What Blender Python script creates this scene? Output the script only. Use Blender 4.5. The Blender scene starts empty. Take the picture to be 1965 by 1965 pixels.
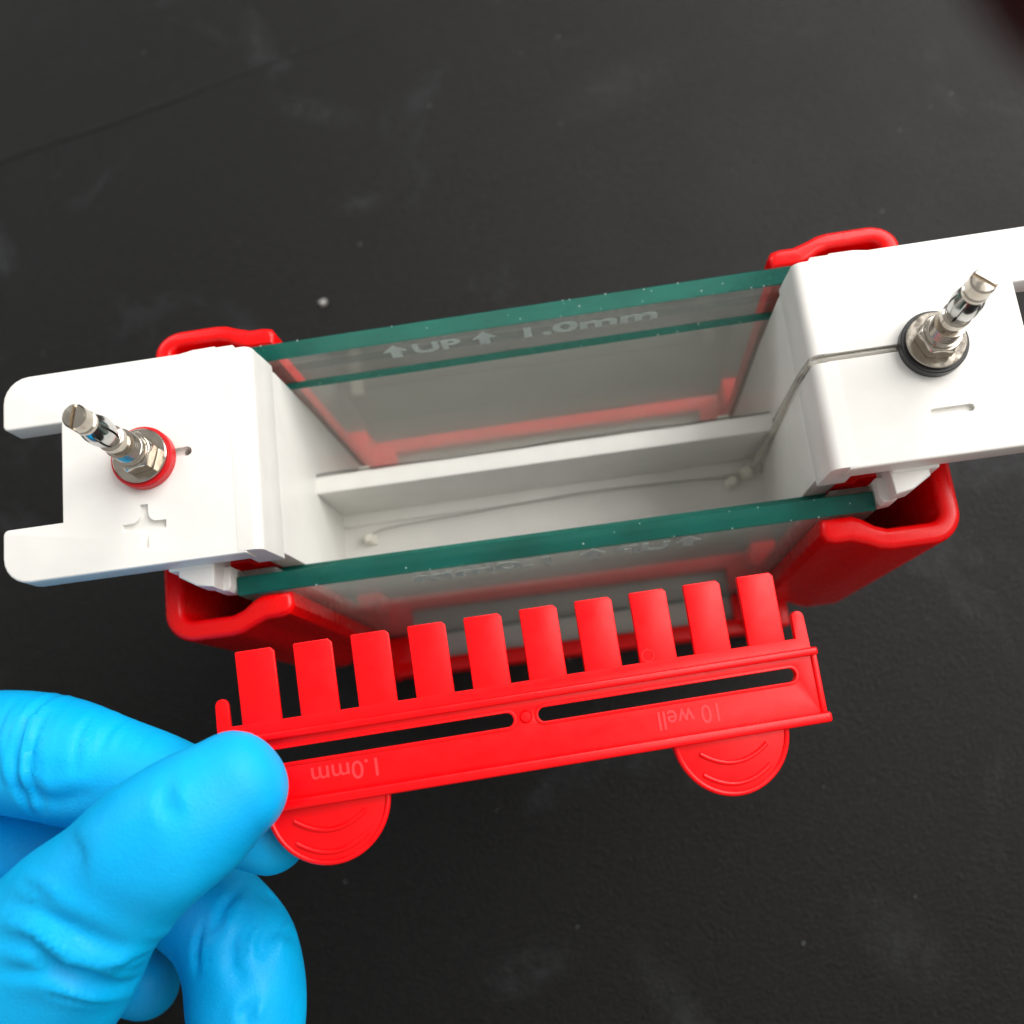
import bpy, bmesh, math, random
import numpy as np
from mathutils import Vector, Matrix, Euler

# ------------------------------------------------------------------ scene set-up
SC = bpy.context.scene
COL = SC.collection
MM = 0.001
TOP = 98.0            # height of the white top plates above the bench, in mm


def W(x, y, z):       # module coordinates (z measured from the white top plates, mm) -> metres
    return Vector((x * MM, y * MM, (z + TOP) * MM))


cam_d = bpy.data.cameras.new('camera')
cam = bpy.data.objects.new('camera', cam_d)
COL.objects.link(cam)
cam.location = W(5.4109, -50.7349, 145.2681)
cam.rotation_euler = (0.2234, 0.0953, -0.1183)
cam_d.sensor_width = 36
cam_d.lens = 36 * 1943.9 / 1965
cam_d.clip_start = 0.005
cam_d.clip_end = 20
cam_d.dof.use_dof = True
cam_d.dof.focus_distance = 0.148
cam_d.dof.aperture_fstop = 17
SC.camera = cam

world = bpy.data.worlds.new('World')
SC.world = world
world.use_nodes = True
wn = world.node_tree.nodes
wn['Background'].inputs[0].default_value = (1.0, 0.97, 0.93, 1)
wn['Background'].inputs[1].default_value = 0.44


def area(name, loc, target, sx, sy, power, col):
    l = bpy.data.lights.new(name, 'AREA')
    l.shape = 'RECTANGLE'
    l.size = sx
    l.size_y = sy
    l.energy = power
    l.color = col
    o = bpy.data.objects.new(name, l)
    COL.objects.link(o)
    o.location = loc
    o.rotation_euler = (Vector(target) - Vector(loc)).to_track_quat('-Z', 'Y').to_euler()
    return o


area('window_light', (0.93, 0.76, 1.0), (0, 0, 0.05), 1.7, 1.1, 35, (1.0, 0.985, 0.96))
area('comb_sheen_light', (0.78, 0.02, 1.25), (0, 0, 0.05), 0.7, 0.45, 5.5, (1.0, 0.96, 0.92))  # added unseen lamp, gives the sheen on the comb's right end
area('window_light_far', (-0.95, 1.2, 1.1), (0, 0, 0.05), 0.7, 0.7, 6.5, (0.93, 0.97, 1.0))

SC.view_settings.view_transform = 'Standard'
SC.view_settings.look = 'None'
SC.view_settings.exposure = 0.0
SC.view_settings.gamma = 1
SC.render.engine = 'CYCLES'
SC.cycles.use_denoising = True
SC.cycles.max_bounces = 14
SC.cycles.transmission_bounces = 12
SC.cycles.glossy_bounces = 6
SC.cycles.transparent_max_bounces = 12
SC.cycles.caustics_refractive = True
SC.cycles.caustics_reflective = True
SC.cycles.sample_clamp_indirect = 30


# ------------------------------------------------------------------ materials
def new_mat(name):
    m = bpy.data.materials.new(name)
    m.use_nodes = True
    nt = m.node_tree
    b = nt.nodes['Principled BSDF']
    return m, nt, b


def link(nt, a, b):
    nt.links.new(a, b)


def obj_coord(nt):
    g = nt.nodes.new('ShaderNodeNewGeometry')
    return g.outputs['Position']


def noise(nt, scale, detail=4, rough=0.5, vec=None, dist=0):
    n = nt.nodes.new('ShaderNodeTexNoise')
    n.inputs['Scale'].default_value = scale
    n.inputs['Detail'].default_value = detail
    n.inputs['Roughness'].default_value = rough
    n.inputs['Distortion'].default_value = dist
    link(nt, vec if vec is not None else obj_coord(nt), n.inputs['Vector'])
    return n.outputs['Fac']


def ramp(nt, fac, stops):
    r = nt.nodes.new('ShaderNodeValToRGB')
    els = r.color_ramp.elements
    while len(els) < len(stops):
        els.new(0.5)
    for e, (p, c) in zip(els, stops):
        e.position = p
        e.color = c if len(c) == 4 else (*c, 1)
    link(nt, fac, r.inputs['Fac'])
    return r.outputs['Color']


def bump(nt, b, h, strength, dist):
    n = nt.nodes.new('ShaderNodeBump')
    n.inputs['Strength'].default_value = strength
    n.inputs['Distance'].default_value = dist
    link(nt, h, n.inputs['Height'])
    link(nt, n.outputs['Normal'], b.inputs['Normal'])
    return n


def maprange(nt, v, a, b_, c, d):
    n = nt.nodes.new('ShaderNodeMapRange')
    n.inputs[1].default_value = a
    n.inputs[2].default_value = b_
    n.inputs[3].default_value = c
    n.inputs[4].default_value = d
    link(nt, v, n.inputs[0])
    return n.outputs[0]


def plastic(name, col, rough, var=0.06, bumps=0.05, sss=0.0, spec=0.5, col2=None):
    m, nt, b = new_mat(name)
    c2 = col2 or tuple(x * (1 - var) for x in col)
    link(nt, ramp(nt, noise(nt, 160, 5), [(0.35, c2), (0.65, col)]), b.inputs['Base Color'])
    link(nt, maprange(nt, noise(nt, 420, 5, 0.6), 0.3, 0.7, rough * 0.85, rough * 1.2), b.inputs['Roughness'])
    b.inputs['Specular IOR Level'].default_value = spec
    if sss:
        b.inputs['Subsurface Weight'].default_value = sss
        b.inputs['Subsurface Radius'].default_value = (1.0, 0.8, 0.6) if col[2] > 0.5 else (1.0, 0.15, 0.1)
        b.inputs['Subsurface Scale'].default_value = 0.0012
    bump(nt, b, noise(nt, 1500, 3), bumps, 0.0004)
    return m


M_white = plastic('white_plastic', (0.815, 0.80, 0.76), 0.38, 0.045, 0.02, 0.0)
M_red = plastic('red_plastic', (0.84, 0.0, 0.001), 0.28, 0.04, 0.015, 0.0, 0.35)
M_comb = plastic('comb_red_plastic', (0.95, 0.0, 0.003), 0.32, 0.03, 0.02, 0.0, 0.30)
M_letter = plastic('frosted_red_lettering', (0.95, 0.028, 0.035), 0.5, 0.03, 0.02)
M_redrub = plastic('red_washer_plastic', (0.62, 0.004, 0.008), 0.35)
M_black = plastic('black_washer_plastic', (0.012, 0.012, 0.014), 0.35)
M_greyrub = plastic('grey_silicone', (0.50, 0.47, 0.43), 0.5)
M_peg = plastic('ivory_peg_plastic', (0.85, 0.82, 0.72), 0.4)


def metal(name, col, rough):
    m, nt, b = new_mat(name)
    b.inputs['Metallic'].default_value = 1
    link(nt, ramp(nt, noise(nt, 700, 4), [(0.3, tuple(c * 0.85 for c in col)), (0.7, col)]), b.inputs['Base Color'])
    link(nt, maprange(nt, noise(nt, 1200, 4), 0.3, 0.7, rough * 0.6, rough * 1.5), b.inputs['Roughness'])
    return m


M_nickel = metal('nickel_plating', (0.56, 0.51, 0.44), 0.16)
M_steel = metal('bright_steel', (0.60, 0.61, 0.60), 0.13)
M_wire = metal('platinum_wire', (0.20, 0.19, 0.18), 0.4)

# glass: clear green-tinted body
M_glass, nt, b = new_mat('plate_glass')
gl = nt.nodes.new('ShaderNodeBsdfGlass')
gl.inputs['IOR'].default_value = 1.52
gl.inputs['Roughness'].default_value = 0
gl.inputs['Color'].default_value = (0.985, 0.995, 0.988, 1)
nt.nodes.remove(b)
refl_haze = nt.nodes.new('ShaderNodeBsdfTranslucent')  # pale haze mixed in, standing in for the chamber's bright reflection in the panes
refl_haze.inputs['Color'].default_value = (0.86, 0.85, 0.78, 1)
refl_haze_diff = nt.nodes.new('ShaderNodeBsdfDiffuse')
refl_haze_diff.inputs['Color'].default_value = (0.80, 0.79, 0.73, 1)
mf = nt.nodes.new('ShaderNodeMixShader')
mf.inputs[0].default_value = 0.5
link(nt, refl_haze.outputs[0], mf.inputs[1])
link(nt, refl_haze_diff.outputs[0], mf.inputs[2])
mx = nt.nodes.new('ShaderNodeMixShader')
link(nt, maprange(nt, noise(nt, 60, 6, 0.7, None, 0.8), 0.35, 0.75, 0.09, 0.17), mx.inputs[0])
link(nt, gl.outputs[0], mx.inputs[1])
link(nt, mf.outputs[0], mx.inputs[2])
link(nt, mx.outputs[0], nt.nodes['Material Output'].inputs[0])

# the cut edge of float glass: deep green, slightly frosted by the grinding
M_edge, nt, b = new_mat('ground_glass_edge')
link(nt, ramp(nt, noise(nt, 28, 6, 0.7), [(0.32, (0.0, 0.08, 0.062)), (0.68, (0.0, 0.24, 0.185))]), b.inputs['Base Color'])
b.inputs['Roughness'].default_value = 0.22
gl = nt.nodes.new('ShaderNodeBsdfGlass')
gl.inputs['IOR'].default_value = 1.5
gl.inputs['Roughness'].default_value = 0.04
gl.inputs['Color'].default_value = (0.28, 0.70, 0.60, 1)
mx = nt.nodes.new('ShaderNodeMixShader')
mx.inputs[0].default_value = 0.6
link(nt, b.outputs[0], mx.inputs[1])
link(nt, gl.outputs[0], mx.inputs[2])
link(nt, mx.outputs[0], nt.nodes['Material Output'].inputs[0])

M_print, nt, b = new_mat('frosted_white_print')
link(nt, ramp(nt, noise(nt, 3500, 3), [(0.4, (0.55, 0.62, 0.60)), (0.6, (0.78, 0.84, 0.82))]), b.inputs['Base Color'])
b.inputs['Roughness'].default_value = 0.7
tl = nt.nodes.new('ShaderNodeBsdfTranslucent')
tl.inputs['Color'].default_value = (0.85, 0.9, 0.88, 1)
mx = nt.nodes.new('ShaderNodeMixShader')
mx.inputs[0].default_value = 0.4
link(nt, b.outputs[0], mx.inputs[1])
link(nt, tl.outputs[0], mx.inputs[2])
link(nt, mx.outputs[0], nt.nodes['Material Output'].inputs[0])

M_tube, nt, b = new_mat('clear_tube_plastic')
b.inputs['Base Color'].default_value = (0.92, 0.89, 0.82, 1)
b.inputs['Roughness'].default_value = 0.12
b.inputs['Transmission Weight'].default_value = 0.7

# bench top: black, finely grained laminate with smudges
M_bench, nt, b = new_mat('black_bench_laminate')
pos = obj_coord(nt)
grain = noise(nt, 1900, 6, 0.75, pos, 0.4)
smudge = noise(nt, 17, 7, 0.66, pos, 1.1)
sm2 = maprange(nt, smudge, 0.57, 0.80, 0, 0.8)
base = ramp(nt, noise(nt, 520, 6, 0.7, pos), [(0.30, (0.003, 0.003, 0.003)), (0.62, (0.0075, 0.0070, 0.0066)), (0.80, (0.018, 0.016, 0.015))])
mixc = nt.nodes.new('ShaderNodeMixRGB')
link(nt, sm2, mixc.inputs[0])
link(nt, base, mixc.inputs[1])
mixc.inputs[2].default_value = (0.034, 0.037, 0.040, 1)
link(nt, mixc.outputs[0], b.inputs['Base Color'])
link(nt, maprange(nt, noise(nt, 40, 5, 0.6, pos), 0.3, 0.7, 0.27, 0.40), b.inputs['Roughness'])
b.inputs['Specular IOR Level'].default_value = 0.17
vor = nt.nodes.new('ShaderNodeTexVoronoi')
vor.inputs['Scale'].default_value = 2100
link(nt, pos, vor.inputs['Vector'])
addn = nt.nodes.new('ShaderNodeMath')
addn.operation = 'ADD'
link(nt, grain, addn.inputs[0])
link(nt, vor.outputs['Distance'], addn.inputs[1])
bump(nt, b, addn.outputs[0], 0.5, 0.0003)

M_smear, nt, b = new_mat('dried_smear')
b.inputs['Base Color'].default_value = (0.06, 0.062, 0.064, 1)
b.inputs['Roughness'].default_value = 0.8
tr = nt.nodes.new('ShaderNodeBsdfTransparent')
mx = nt.nodes.new('ShaderNodeMixShader')
tc = nt.nodes.new('ShaderNodeTexCoord')
gr = nt.nodes.new('ShaderNodeTexGradient')
gr.gradient_type = 'SPHERICAL'
link(nt, tc.outputs['Object'], gr.inputs['Vector'])
mul = nt.nodes.new('ShaderNodeMath')
mul.operation = 'MULTIPLY'
link(nt, gr.outputs['Fac'], mul.inputs[0])
link(nt, maprange(nt, noise(nt, 260, 5, 0.7), 0.35, 0.75, 0.0, 0.45), mul.inputs[1])
link(nt, mul.outputs[0], mx.inputs[0])
link(nt, tr.outputs[0], mx.inputs[1])
link(nt, b.outputs[0], mx.inputs[2])
link(nt, mx.outputs[0], nt.nodes['Material Output'].inputs[0])

M_grit = plastic('glass_grit', (0.30, 0.36, 0.34), 0.4)
M_crumb = plastic('white_crumb', (0.42, 0.42, 0.40), 0.8)
M_crease, nt, b = new_mat('bench_joint')
b.inputs['Base Color'].default_value = (0.004, 0.004, 0.004, 1)
b.inputs['Roughness'].default_value = 0.8

# nitrile glove
M_glove, nt, b = new_mat('blue_nitrile')
pos = obj_coord(nt)
link(nt, ramp(nt, noise(nt, 55, 5, 0.55, pos), [(0.3, (0.0, 0.36, 0.76)), (0.7, (0.0, 0.47, 0.90))]), b.inputs['Base Color'])
link(nt, maprange(nt, noise(nt, 300, 4, 0.6, pos), 0.3, 0.7, 0.42, 0.58), b.inputs['Roughness'])
b.inputs['Specular IOR Level'].default_value = 0.22
b.inputs['Subsurface Weight'].default_value = 0.06
b.inputs['Subsurface Radius'].default_value = (0.2, 0.6, 1.0)
b.inputs['Subsurface Scale'].default_value = 0.001
nz = nt.nodes.new('ShaderNodeMath')
nz.operation = 'ADD'
link(nt, noise(nt, 2200, 2, 0.5, pos), nz.inputs[0])
link(nt, noise(nt, 190, 3, 0.5, pos, 1.2), nz.inputs[1])
bump(nt, b, nz.outputs[0], 0.13, 0.0005)

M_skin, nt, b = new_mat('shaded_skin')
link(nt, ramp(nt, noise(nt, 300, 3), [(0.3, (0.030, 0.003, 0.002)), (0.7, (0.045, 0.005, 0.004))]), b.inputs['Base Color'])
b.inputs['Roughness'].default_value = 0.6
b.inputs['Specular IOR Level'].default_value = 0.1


# ------------------------------------------------------------------ helpers
def tag(o, label=None, cat=None, group=None, kind=None):
    if label: o['label'] = label
    if cat: o['category'] = cat
    if group: o['group'] = group
    if kind: o['kind'] = kind
    return o


def thing(name, loc, label, cat, group=None):
    o = bpy.data.objects.new(name, None)
    o.empty_display_size = 0.01
    COL.objects.link(o)
    o.location = loc
    return tag(o, label, cat, group)


def smooth(me, ang=35):
    for p in me.polygons:
        p.use_smooth = True
    try:
        me.set_sharp_from_angle(angle=math.radians(ang))
    except Exception:
        pass


def put(name, me, mat, parent=None, ang=35, local=False):
    """link a mesh whose vertices are in metres, world space (or in the parent's space if local)"""
    o = bpy.data.objects.new(name, me)
    COL.objects.link(o)
    me.name = name
    if mat is not None:
        for m in (mat if isinstance(mat, (list, tuple)) else [mat]):
            me.materials.append(m)
    smooth(me, ang)
    if parent is not None:
        o.parent = parent
        if not local:
            me.transform(Matrix.Translation(-parent.location))
    return o


def prism_me(outer, holes, z0, z1, bev=0.0, res=2):
    """extruded 2D outline with holes and rounded rims; coordinates in mm, own frame"""
    cu = bpy.data.curves.new('tmp', 'CURVE')
    cu.dimensions = '2D'
    cu.fill_mode = 'BOTH'
    for pts in [outer] + list(holes):
        sp = cu.splines.new('POLY')
        sp.points.add(len(pts) - 1)
        for p, (x, y) in zip(sp.points, pts):
            p.co = (x, y, 0, 1)
        sp.use_cyclic_u = True
    cu.extrude = (z1 - z0) / 2 - bev
    cu.bevel_depth = bev
    cu.bevel_resolution = res
    cu.offset = -bev
    o = bpy.data.objects.new('tmp', cu)
    COL.objects.link(o)
    dg = bpy.context.evaluated_depsgraph_get()
    me = bpy.data.meshes.new_from_object(o.evaluated_get(dg))
    bpy.data.objects.remove(o)
    bpy.data.curves.remove(cu)
    me.transform(Matrix.Translation((0, 0, (z0 + z1) / 2)))
    me.materials.clear()
    bm = bmesh.new()
    bm.from_mesh(me)
    bmesh.ops.remove_doubles(bm, verts=bm.verts, dist=0.002)
    bmesh.ops.recalc_face_normals(bm, faces=bm.faces)
    bm.to_mesh(me)
    bm.free()
    return me


def to_world(me):
    me.transform(Matrix.Translation((0, 0, TOP * MM)) @ Matrix.Scale(MM, 4))
    return me


def join(mes):
    bm = bmesh.new()
    for m in mes:
        bm.from_mesh(m)
    me = bpy.data.meshes.new('m')
    bm.to_mesh(me)
    bm.free()
    for m in mes:
        bpy.data.meshes.remove(m)
    return me


def rrect(x0, y0, x1, y1, r, n=6):
    """rounded rectangle outline, r may be 4 radii (x0y0, x1y0, x1y1, x0y1)"""
    rs = [r] * 4 if not isinstance(r, (list, tuple)) else r
    out = []
    cs = [(x0, y0, 180), (x1, y0, 270), (x1, y1, 0), (x0, y1, 90)]
    sg = [(1, 1), (-1, 1), (-1, -1), (1, -1)]
    for (cx, cy, a0), (sx, sy), rr in zip(cs, sg, rs):
        if rr <= 0:
            out.append((cx, cy))
            continue
        for i in range(n + 1):
            a = math.radians(a0 + 90 * i / n)
            out.append((cx + sx * rr + rr * math.cos(a), cy + sy * rr + rr * math.sin(a)))
    return out


def box_me(x0, y0, z0, x1, y1, z1, bev=0.3):
    bm = bmesh.new()
    bmesh.ops.create_cube(bm, size=1)
    for v in bm.verts:
        v.co = ((x0 + x1) / 2 + v.co.x * (x1 - x0), (y0 + y1) / 2 + v.co.y * (y1 - y0), (z0 + z1) / 2 + v.co.z * (z1 - z0))
    if bev:
        bmesh.ops.bevel(bm, geom=list(bm.edges), offset=bev, segments=3, profile=0.5, affect='EDGES')
    me = bpy.data.meshes.new('b')
    bm.to_mesh(me)
    bm.free()
    return me


def lathe_me(prof, n=48, cx=0, cy=0):
    bm = bmesh.new()
    rings = []
    for r, z in prof:
        if r < 1e-6:
            rings.append([bm.verts.new((cx, cy, z))])
        else:
            rings.append([bm.verts.new((cx + r * math.cos(2 * math.pi * i / n), cy + r * math.sin(2 * math.pi * i / n), z)) for i in range(n)])
    for a, b_ in zip(rings, rings[1:]):
        for i in range(n):
            j = (i + 1) % n
            if len(a) == 1 and len(b_) == 1:
                continue
            if len(a) == 1:
                bm.faces.new((a[0], b_[i], b_[j]))
            elif len(b_) == 1:
                bm.faces.new((a[i], a[j], b_[0]))
            else:
                bm.faces.new((a[i], a[j], b_[j], b_[i]))
    bmesh.ops.recalc_face_normals(bm, faces=bm.faces)
    me = bpy.data.meshes.new('l')
    bm.to_mesh(me)
    bm.free()
    return me


def tube_me(pts, r, n=10, sub=4):
    """tube through smooth points"""
    P = [Vector(p) for p in pts]
    Q = []
    for i in range(len(P) - 1):
        p0, p1, p2, p3 = P[max(i - 1, 0)], P[i], P[i + 1], P[min(i + 2, len(P) - 1)]
        for k in range(sub):
            t = k / sub
            Q.append(0.5 * ((2 * p1) + (-p0 + p2) * t + (2 * p0 - 5 * p1 + 4 * p2 - p3) * t * t + (-p0 + 3 * p1 - 3 * p2 + p3) * t ** 3))
    Q.append(P[-1])
    bm = bmesh.new()
    rings = []
    up = Vector((0.31, 0.22, 0.92))
    for i, q in enumerate(Q):
        d = (Q[min(i + 1, len(Q) - 1)] - Q[max(i - 1, 0)]).normalized()
        a = d.cross(up)
        if a.length < 1e-3:
            a = d.cross(Vector((1, 0, 0)))
        a.normalize()
        b_ = d.cross(a)
        rr = r[min(int(i / sub), len(r) - 1)] if isinstance(r, (list, tuple)) else r
        rings.append([bm.verts.new(q + (a * math.cos(2 * math.pi * k / n) + b_ * math.sin(2 * math.pi * k / n)) * rr) for k in range(n)])
    for a, b_ in zip(rings, rings[1:]):
        for k in range(n):
            bm.faces.new((a[k], a[(k + 1) % n], b_[(k + 1) % n], b_[k]))
    bm.faces.new(rings[0][::-1])
    bm.faces.new(rings[-1])
    bmesh.ops.recalc_face_normals(bm, faces=bm.faces)
    me = bpy.data.meshes.new('t')
    bm.to_mesh(me)
    bm.free()
    return me


def boolean(me, cutters):
    """cut meshes out of a mesh (all in the same frame)"""
    base = bpy.data.objects.new('tmpb', me)
    COL.objects.link(base)
    cs = []
    for c in cutters:
        o = bpy.data.objects.new('tmpc', c)
        COL.objects.link(o)
        md = base.modifiers.new('b', 'BOOLEAN')
        md.operation = 'DIFFERENCE'
        md.solver = 'EXACT'
        md.object = o
        cs.append(o)
    dg = bpy.context.evaluated_depsgraph_get()
    out = bpy.data.meshes.new_from_object(base.evaluated_get(dg))
    bpy.data.objects.remove(base)
    for o in cs:
        bpy.data.objects.remove(o)
    return out


def mirror_me(me, sx, sy):
    m = me.copy()
    m.transform(Matrix.Diagonal((sx, sy, 1, 1)))
    if sx * sy < 0:
        m.flip_normals()
    return m


def text_me(body, size, depth, bold=0.0):
    cu = bpy.data.curves.new('t', 'FONT')
    cu.body = body
    cu.size = size
    cu.extrude = depth
    cu.offset = bold
    cu.align_x = 'CENTER'
    cu.align_y = 'CENTER'
    cu.resolution_u = 4
    o = bpy.data.objects.new('t', cu)
    COL.objects.link(o)
    dg = bpy.context.evaluated_depsgraph_get()
    me = bpy.data.meshes.new_from_object(o.evaluated_get(dg))
    bpy.data.objects.remove(o)
    bpy.data.curves.remove(cu)
    me.materials.clear()
    return me


def fit(me, x0, x1, y0, y1):
    """stretch a flat mesh to fill a rectangle"""
    xs = [v.co.x for v in me.vertices]
    ys = [v.co.y for v in me.vertices]
    ax, bx, ay, by = min(xs), max(xs), min(ys), max(ys)
    for v in me.vertices:
        v.co.x = x0 + (v.co.x - ax) / (bx - ax) * (x1 - x0)
        v.co.y = y0 + (v.co.y - ay) / (by - ay) * (y1 - y0)
    return me


random.seed(7)

# ------------------------------------------------------------------ the bench
bm = bmesh.new()
S = 1.5
vs = [bm.verts.new((x * S, y * S, 0)) for x, y in ((-1, -1), (1, -1), (1, 1), (-1, 1))]
bm.faces.new(vs)
ext = bmesh.ops.extrude_face_region(bm, geom=list(bm.faces))
for v in [g for g in ext['geom'] if isinstance(g, bmesh.types.BMVert)]:
    v.co.z = -0.03
bmesh.ops.recalc_face_normals(bm, faces=bm.faces)
me = bpy.data.meshes.new('bench_top')
bm.to_mesh(me)
bm.free()
bench = put('bench_top', me, M_bench)
bench['kind'] = 'structure'

# ------------------------------------------------------------------ electrode module (white core)
core = thing('electrode_module', W(0, 0, -98), 'white plastic electrode core with two metal plugs standing upright between glass plates', 'lab device')
Xi, Xo, Wd = 43.24, 83.2, 16.8


def top_plate(side):
    """side +1: right (minus), -1: left (plus); built for the right and mirrored"""
    r = 4.2
    out = []
    # counter-clockwise from inner front corner
    out += [(Xi + 1.6, -Wd)]
    out += rrect(60, -Wd, Xo, -8.1, [0, r, 0.9, 0], 6)[1:-1]
    out += [(Xo - 9.6, -8.1), (Xo - 9.6, 8.1)]
    out += rrect(60, 8.1, Xo, Wd, [0, 0.9, r, 0], 6)[1:-1]
    out += [(54.0, Wd), (51.8, Wd + 0.35), (48.2, Wd + 0.4), (48.0, Wd + 0.2), (45.3, Wd + 0.2), (44.9, Wd - 0.3), (44.6, Wd - 0.4)]
    out += [(44.6, -Wd + 0.3), (44.84, -Wd + 0.3)]
    # remove duplicate neighbours
    o2 = []
    for p in out:
        if not o2 or (abs(p[0] - o2[-1][0]) + abs(p[1] - o2[-1][1])) > 0.01:
            o2.append(p)
    me = prism_me(o2, [], -4.6, 0, 0.38, 3)
    cut = []
    if side > 0:
        cut.append(box_me(Xi - 2, -0.05, -1.5, 60, 1.15, 2, 0))             # groove for the lead
        cut.append(prism_me(rrect(57.7, -10.6, 64.0, -9.45, 0.55, 4), [], -0.8, 2, 0))
    me.transform(Matrix.Diagonal((side, 1, 1, 1)))
    if side < 0:
        me.flip_normals()
        cx, cy, a, c = -60.55, -10.5, 3.45, 0.62
        pts = []
        for k in range(4):                                                   # plus sign with filleted arms
            th = k * math.pi / 2
            loc = [(a, -c), (a, c)]
            for i in range(1, 6):
                ph = math.radians(-90 - 90 * i / 6)
                rr = 1.5
                loc.append((c + rr + rr * math.cos(ph), c + rr + rr * math.sin(ph)))
            for (x, y) in loc:
                pts.append((cx + x * math.cos(th) - y * math.sin(th), cy + x * math.sin(th) + y * math.cos(th)))
        cut.append(prism_me(pts, [], -0.8, 2, 0))
        cut.append(prism_me(rrect(-57.5, -0.2, -52.6, 1.2, 0.68, 5), [], -1.0, 2, 0))
        cut.append(lathe_me([(0, -9), (0.75, -9), (0.75, 3), (0, 3)], 20, -53.4, 0.5))
    me = boolean(me, cut)
    return me


for s in (-1, 1):
    pl = put('top_plate', to_world(top_plate(s)), M_white, core, 30)

# end walls of the upper chamber, with rounded shoulders at the top
def end_wall():
    # profile in x-z, extruded along y: a vertical wall with a rounded shoulder that runs into the top plate
    out = [(41.55, -92), (41.55, -30), (41.9, -10), (42.15, -5), (42.35, -2.6)]
    for i in range(0, 10):
        a = math.radians(174 - 84 * i / 9)
        out.append((44.0 + 1.62 * math.cos(a), -1.57 + 1.62 * math.sin(a)))
    out += [(46.2, 0.05), (46.35, -0.8), (46.35, -8), (46.2, -10), (45.0, -30), (45.0, -92)]
    low = [(41.55, -92), (41.55, -30), (41.87, -10.6), (42.0, -9.2), (42.3, -6), (46.0, -6), (46.1, -10), (45.0, -30), (45.0, -92)]
    me = prism_me(low, [], -15.55, 15.55, 0.12, 2)
    up_ = prism_me([(42.08, -9.8), (41.91, -9.0)] + out[3:18] + [(46.3, -9.6)], [], -16.45, 16.35, 0.12, 2)
    for m_ in (me, up_):
        # (x, z, y) -> (x, y, z)
        m_.transform(Matrix(((1, 0, 0, 0), (0, 0, 1, 0), (0, 1, 0, 0), (0, 0, 0, 1))))
        m_.flip_normals()
    return me, up_


ew, ew2 = end_wall()
put('end_wall', to_world(join([mirror_me(ew, -1, 1), mirror_me(ew2, -1, 1)])), M_white, core, 24)
groove = [box_me(41.0, -0.3, -70, 42.6, 1.3, 2, 0), box_me(40, -0.14, -1.63, 50, 1.24, 2, 0)]
wall_r = join([boolean(ew, [g.copy() for g in groove]), boolean(ew2, groove)])
put('end_wall', to_world(wall_r), M_white, core, 24)

# central beam, back floor and front floor of the chamber
put('centre_beam', to_world(join([box_me(-41.7, -0.75, -80.5, 41.7, 2.6, -30.2, 0.35)])), M_white, core)
fl = box_me(-41.7, -15.5, -80.0, 41.7, -0.8, -49.3, 0.2)
put('front_floor', to_world(fl), M_white, core)
put('floor_step', to_world(box_me(-41.6, -3.2, -49.6, 41.6, -0.7, -48.2, 0.25)), M_white, core)
put('back_floor', to_world(box_me(-41.7, 2.5, -84, 41.7, 15.5, -80.0, 0.2)), M_white, core)
put('bottom_plate', to_world(box_me(-45, -15.4, -97.6, 45, 15.4, -92, 0.5)), M_white, core)
for s in (-1, 1):                                                            # silicone seal round each opening
    y0, y1 = (15.45, 15.68) if s > 0 else (-15.68, -15.45)
    seal = join([box_me(-44.6, y0, -81.2, 44.6, y1, -80.1, 0), box_me(-44.6, y0, -80.1, -43.6, y1, -20, 0), box_me(43.6, y0, -80.1, 44.6, y1, -20, 0)])
    put('seal', to_world(seal), M_greyrub, core)

# latch brackets under the plates that hold the glass corners
for sx in (-1, 1):
    for sy in (-1, 1):
        g = [(0, -4.2), (6.8, -4.2), (6.8, -9.0), (5.2, -12.0), (0.6, -14.2), (0, -12.5)]
        me = prism_me([(52.0 + x, z) for x, z in g], [], 14.6, 17.3, 0.3, 2)
        me.transform(Matrix(((1, 0, 0, 0), (0, 0, 1, 0), (0, 1, 0, 0), (0, 0, 0, 1))))
        me.flip_normals()
        lip = join([prism_me([(51.6, 15.9), (57.4, 15.9), (57.4, 18.2), (54.6, 19.9), (51.9, 20.4)], [], -9.6, -4.4, 0.3, 2),
                    prism_me([(50.7, 16.6), (53.2, 16.6), (53.2, 20.3), (51.2, 20.5), (50.7, 19.8)], [], -14.0, -8.6, 0.25, 2)])
        me = join([me, lip]) if sy < 0 else me
        me.transform(Matrix.Diagonal((sx, sy, 1, 1)))
        if sx * sy < 0:
            me.flip_normals()
        put('latch', to_world(me), M_white, core)
        # sloping gusset that runs out under the arm
        me = prism_me([(58.0, -4.3), (78.0, -4.3), (66.0, -9.5), (61.5, -15.5), (58.0, -18.0)], [], 11.5, 13.5, 0.3, 2)
        me.transform(Matrix(((1, 0, 0, 0), (0, 0, 1, 0), (0, 1, 0, 0), (0, 0, 0, 1))))
        me.flip_normals()
        me.transform(Matrix.Diagonal((sx, sy, 1, 1)))
        if sx * sy < 0:
            me.flip_normals()
        put('gusset', to_world(me), M_white, core)


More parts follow.
